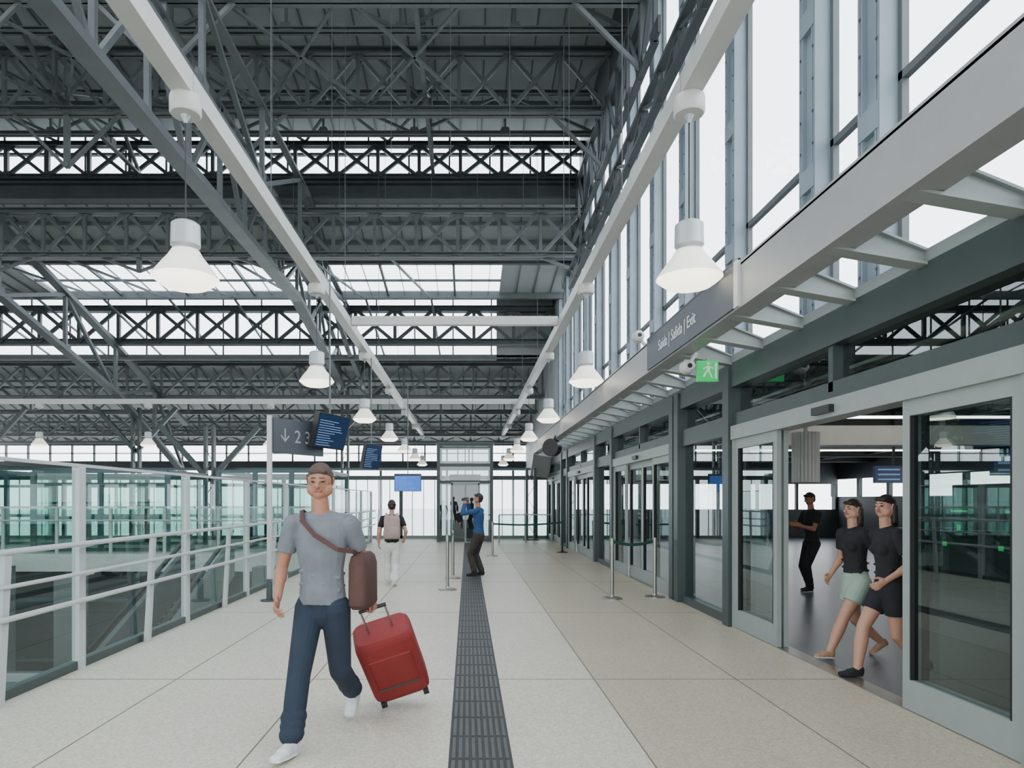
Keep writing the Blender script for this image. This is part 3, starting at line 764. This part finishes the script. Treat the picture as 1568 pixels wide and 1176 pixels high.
        fd=f*math.cos(pr)-V((0,0,1))*math.sin(pr); fu=f*math.sin(pr)+V((0,0,1))*math.cos(pr); side=f.cross(V((0,0,1)))
        Q=lambda a,c:A+fd*a+fu*c
        B.seg(Q(-.012,-.008),Q(-.002,-.018),(.022,.025),(.023,.027),'shoe',side)
        B.seg(Q(-.014,-.022),Q(.045,-.024),(.021,.02),(.024,.017),'shoe',side)
        B.seg(Q(.0,-.01),Q(.05,-.022),(.019,.018),(.023,.016),'shoe',side)
        B.seg(Q(.045,-.026),Q(.092,-.030),(.025,.014),(.021,.011),'shoe',side)
        B.seg(Q(-.018,-.038),Q(.05,-.038),(.023,.006),(.027,.006),'sole',side); B.seg(Q(.05,-.038),Q(.095,-.038),(.027,.006),(.021,.006),'sole',side)
    if bot=='skirt':
        B.seg(T(0,0,.03),P+V((0,0,-.13)),(.082,.062),(.098,.085),'bottom',R,flat=(0,1))
    me=bpy.data.meshes.new(name); me.from_pydata([tuple(V(p)*H) for p in B.v],[],B.f); 
    ob=bpy.data.objects.new(name,me); sc.collection.objects.link(ob)
    md=ob.modifiers.new('r','REMESH'); md.mode='VOXEL'; md.voxel_size=vox; md.adaptivity=0
    sm=ob.modifiers.new('s','SMOOTH'); sm.factor=.5; sm.iterations=2
    dg=bpy.context.evaluated_depsgraph_get(); nm=bpy.data.meshes.new_from_object(ob.evaluated_get(dg))
    ob.modifiers.clear(); ob.data=nm
    n=len(nm.polygons); cc=np.empty(n*3); nm.polygons.foreach_get('center',cc); cc=cc.reshape(-1,3)/H
    idx,labs=B.label(cc)
    nm.materials.clear()
    for l in labs: nm.materials.append(mats.get(l,mats['skin']))
    nm.polygons.foreach_set('material_index',idx.astype('i')); nm.polygons.foreach_set('use_smooth',[True]*n)
    co=np.empty(len(nm.vertices)*3); nm.vertices.foreach_get('co',co); zmin=co.reshape(-1,3)[:,2].min()
    nm.update()
    ob.location=(loc[0],loc[1],-zmin+o.get('z0',0)); ob.rotation_euler=(0,0,head)
    MW=Matrix.Translation(ob.location)@Matrix.Rotation(head,4,'Z')
    return ob,MW,(MW@(V(Lw)*H)),(MW@(V(Rw)*H)),lambda x,y,z:T(x,y,z)*H
skinA=mat('skin_tan',C(160,110,86),.55,var=.05); skinB=mat('skin_light',C(180,134,110),.55,var=.05); 
hairD=mat('hair_dark',C(30,23,20),.6,var=.3,ns=60); hairB=mat('hair_brown',C(44,32,25),.6,var=.3,ns=60); hairG=mat('hair_grey',C(70,52,44),.7,var=.25,ns=60)
eyeM=mat('eye',C(40,30,28),.2); lipM=mat('lip',C(142,80,70),.5)
cl=lambda n,c:mat(n,c,.85,var=.12,ns=9,bump=.25,bs=14)
base=lambda **k:{**dict(skin=skinA,hair=hairD,eye=eyeM,lip=lipM,sock=cl('sock_white',C(210,210,206)),sole=cl('sole_white',C(215,215,210))),**k}
h1=math.pi-.16
m1=base(skin=skinA,hair=hairG,top=cl('shirt_grey',C(106,109,114)),bottom=cl('jeans_navy',C(28,40,54)),shoe=cl('sneaker_white',C(206,206,204)))
ob1,MW1,L1,R1,T1=person('walking_man',(-.98,4.62),h1,1.88,dict(hz=.487,lean=.05,twist=.08,bald=1,hpitch=-.1,hyaw=.1,
   rh=(.13,.10,.03),rhp=(.5,-1,-.2),rhc=.4, lh=(-.155,-.13,-.0),lhp=(-.6,-1,0),lhc=.75,
   rf=(.035,.2,.05,-.12),lf=(-.035,-.235,.11,.55)),m1,.0050)
b=MB()
def TT(x,y,z): return MW1@(T1(x,y,z))
def bag(cx,cy,cz,w_,d_,h_,mm,rz):
    pts=[]
    for lv,(sw,sd_) in ((-.5,(.8,.7)),(-.42,(1,1)),(.3,(1,.95)),(.44,(.92,.75)),(.5,(.7,.4))):
        ring=[]
        for i in range(20):
            t=2*math.pi*i/20; ct,st=math.cos(t),math.sin(t); e=.45
            ring.append(V((math.copysign(abs(ct)**e,ct)*w_/2*sw,math.copysign(abs(st)**e,st)*d_/2*sd_,lv*h_)))
        pts.append(ring)
    R3=Matrix.Rotation(rz,3,'Z'); b0=len(b.v); k=b.mi(mm)
    for r in pts:
        for p in r: b.v.append(tuple(R3@p+V((cx,cy,cz))))
    for j in range(len(pts)-1):
        for i in range(20):
            q=(i+1)%20; b.f.append((b0+j*20+i,b0+j*20+q,b0+(j+1)*20+q,b0+(j+1)*20+i)); b.m.append(k)
    b.f.append(tuple(b0+i for i in range(20))[::-1]); b.m.append(k); b.f.append(tuple(b0+(len(pts)-1)*20+i for i in range(20))); b.m.append(k)
M_brown=cl('bag_brown',C(76,50,44)); M_beige=cl('backpack_beige',C(160,136,127)); M_blk=cl('cloth_black',C(26,26,29))
p=TT(-.135,-.06,.08); bag(p.x,p.y,p.z,.32,.14,.38,M_brown,h1+math.pi/2)
st=[(-.13,-.05,.17),(-.12,.03,.19),(-.08,.078,.2),(-.0,.08,.25),(.05,.062,.30),(.07,.0,.335),(.05,-.06,.30),(-.02,-.085,.24),(-.10,-.085,.19),(-.13,-.05,.17)]
for i in range(len(st)-1): b.beam(TT(*st[i]),TT(*st[i+1]),.03,.006,M_brown,(TT(*st[i])-TT(0,0,.2)))
bo=b.obj('shoulder_bag',smooth=True); bo.parent=ob1; bo.matrix_parent_inverse=MW1.inverted()
def suitcase(hand,basept,w_=.44,hh=.60,dd=.27):
    M_red=mat('suitcase_red',C(124,32,31),.65,var=.08,bump=.15,bs=30); b=MB()
    ax=(hand-basept); ax.normalize(); side=V((0,0,1)).cross(ax).normalized(); nr=ax.cross(side)
    side,nr=(side*.86+nr*.5).normalized(),(nr*.86-side*.5).normalized()
    def W(a,s,n): return basept+ax*a+side*s+nr*n
    rings=[]
    for a,k in ((.05,.86),(.08,.97),(.12,1),(hh,1),(hh+.04,.97),(hh+.07,.86)):
        r=[]
        for i in range(32):
            t=2*math.pi*i/32; ct,st_=math.cos(t),math.sin(t)
            r.append(W(a,math.copysign(abs(ct)**.3,ct)*w_/2*k,math.copysign(abs(st_)**.3,st_)*dd/2*k))
        rings.append(r)
    b0=len(b.v); kk=b.mi(M_red)
    for r in rings: b.v+=[tuple(p) for p in r]
    for j in range(5):
        for i in range(32):
            q=(i+1)%32; b.f.append((b0+j*32+i,b0+j*32+q,b0+(j+1)*32+q,b0+(j+1)*32+i)); b.m.append(kk)
    b.f.append(tuple(b0+i for i in range(32))); b.m.append(kk); b.f.append(tuple(b0+160+i for i in range(32))[::-1]); b.m.append(kk)
    for s in (-1,1):
        for n in (-1,1):
            c=W(.02,s*w_*.38,n*dd*.36); b.cyl(c-side*.02,c+side*.02,.03,.03,M_rubber,16); b.beam(c,W(.07,s*w_*.38,n*dd*.36),.03,.03,M_black)
        b.cyl(W(hh+.05,s*.09,0),hand+side*s*.09-ax*.01,.008,.008,M_chrome,8)
    b.cyl(hand-side*.1,hand+side*.1,.014,.014,M_black,12)
    for n in (-1,1):
        b.beam(W(.2,-w_*.36,n*dd*.5),W(.2,w_*.36,n*dd*.5),.015,.015,M_black); b.beam(W(.5,-w_*.36,n*dd*.5),W(.5,w_*.36,n*dd*.5),.01,.012,M_red)
        b.beam(W(.2,-w_*.36,n*dd*.5),W(.5,-w_*.36,n*dd*.5),.01,.012,M_red); b.beam(W(.2,w_*.36,n*dd*.5),W(.5,w_*.36,n*dd*.5),.01,.012,M_red)
    zmin=min(p[2] for p in b.v)
    return b,zmin
bb_,zm=suitcase(L1,V((-.50,5.36,.1)))
bb_,zm2=suitcase(L1,V((-.50,5.36,.1-zm))); print('suitcase zmin',zm2); bb_.obj('rolling_suitcase',smooth=True)
h2=.12
m2=base(skin=skinB,hair=hairD,top=M_blk,bottom=cl('trousers_white',C(206,204,198)),shoe=cl('sneaker_light',C(190,185,178)))
ob2,MW2,_,_,T2=person('backpacker',(-1.42,12.8),h2,1.62,dict(hz=.492,rh=(.15,.06,.05),lh=(-.15,.05,.0),rf=(.03,-.13,.075,.35),lf=(-.035,.14,.045,0),flare=.014),m2)
b=MB(); c=MW2@T2(0,-.115,.19); bag(c.x,c.y,c.z,.30,.18,.44,M_beige,h2); c=MW2@T2(0,-.175,.13); bag(c.x,c.y,c.z,.22,.06,.2,M_beige,h2)
for s in (-1,1):
    pp=[MW2@T2(s*.06,-.08,.3),MW2@T2(s*.062,-.02,.345),MW2@T2(s*.062,.045,.32),MW2@T2(s*.065,.08,.22),MW2@T2(s*.085,.04,.12),MW2@T2(s*.08,-.07,.06)]
    for i in range(5): b.beam(pp[i],pp[i+1],.045,.01,M_beige,(0,1,0))
bo=b.obj('backpack',smooth=True); bo.parent=ob2; bo.matrix_parent_inverse=MW2.inverted()
h3=math.radians(70)
m3=base(skin=skinA,hair=hairD,top=cl('shirt_blue',C(30,68,110)),bottom=cl('trousers_dark',C(50,44,40)),shoe=M_blk,sole=M_blk)
ob3,MW3,L3,R3_,T3=person('photographing_man',(.24,14.4),h3,1.74,dict(z0=.009,sleeve='long',hpitch=.08,rh=(.05,.155,.385),rhp=(.6,.1,-1),lh=(-.05,.155,.38),lhp=(-.6,.1,-1),rhc=.5,lhc=.5,rhn=(-1,0,0),lhn=(1,0,0),
    rf=(.055,-.02,.045,0),lf=(-.06,.035,.045,0)),m3)
b=MB(); c=(L3+R3_)/2; d=V((-math.sin(h3),math.cos(h3),0)); r=V((d.y,-d.x,0))
b.hexa([c+r*a*.075+d*e*.03+V((0,0,z*.045)) for z in (-1,1) for a,e in ((-1,-1),(1,-1),(1,1),(-1,1))],M_black); b.cyl(c+d*.03,c+d*.1,.032,.032,M_black,16)
bo=b.obj('photo_camera'); bo.parent=ob3; bo.matrix_parent_inverse=MW3.inverted()
m4=base(skin=skinA,hair=hairD,top=M_blk,bottom=cl('trousers_black',C(22,22,25)),shoe=M_blk,sole=cl('sole_white',C(225,225,220)))
person('standing_man',(6.05,12.0),math.radians(100),1.74,dict(rh=(.06,.19,.17),rhp=(.5,-.6,-1),lh=(-.06,.19,.17),lhp=(-.5,-.6,-1),hpitch=-.25,rf=(.06,-.03,.045,0),lf=(-.055,.06,.045,0)),m4,.008)
m5=base(skin=skinB,hair=hairB,top=M_blk,bottom=cl('skirt_sage',C(150,168,152)),shoe=cl('shoe_tan',C(160,124,96)),sock=skinB)
person('walking_woman',(3.97,6.98),math.radians(98),1.64,dict(fem=1,long=1,bot='skirt',hz=.488,lean=.05,rh=(.12,.08,.02),lh=(-.125,-.07,.0),rf=(.03,-.2,.09,.5),lf=(-.03,.2,.048,-.1),twist=.1),m5,.0065)
m6=base(skin=skinB,hair=hairD,top=M_blk,bottom=cl('skirt_black',C(26,26,30)),shoe=M_blk,sole=M_blk,sock=M_blk)
person('walking_woman',(3.80,6.15),math.radians(94),1.66,dict(z0=.008,fem=1,long=1,bot='shorts',blen=.55,hz=.49,lean=.05,rh=(.13,-.06,.01),lh=(-.12,.10,.05),rf=(.03,.16,.046,0),lf=(-.03,-.18,.085,.45),hyaw=.2),m6,.0065)

# ---------------- lights: interior luminaires ----------------
def area(name,loc,sx,sy,e,rot=(0,0,0),col=(1,1,1)):
    l=bpy.data.lights.new(name,'AREA'); l.shape='RECTANGLE'; l.size=sx; l.size_y=sy; l.energy=e; l.color=col
    o=bpy.data.objects.new(name,l); sc.collection.objects.link(o); o.location=loc; o.rotation_euler=rot
area('interior_ceiling_light',(8,8,3.0),5,.3,60); area('interior_ceiling_light',(8,14,3.0),5,.3,60); area('interior_ceiling_light',(8,20,3.0),5,.3,60)
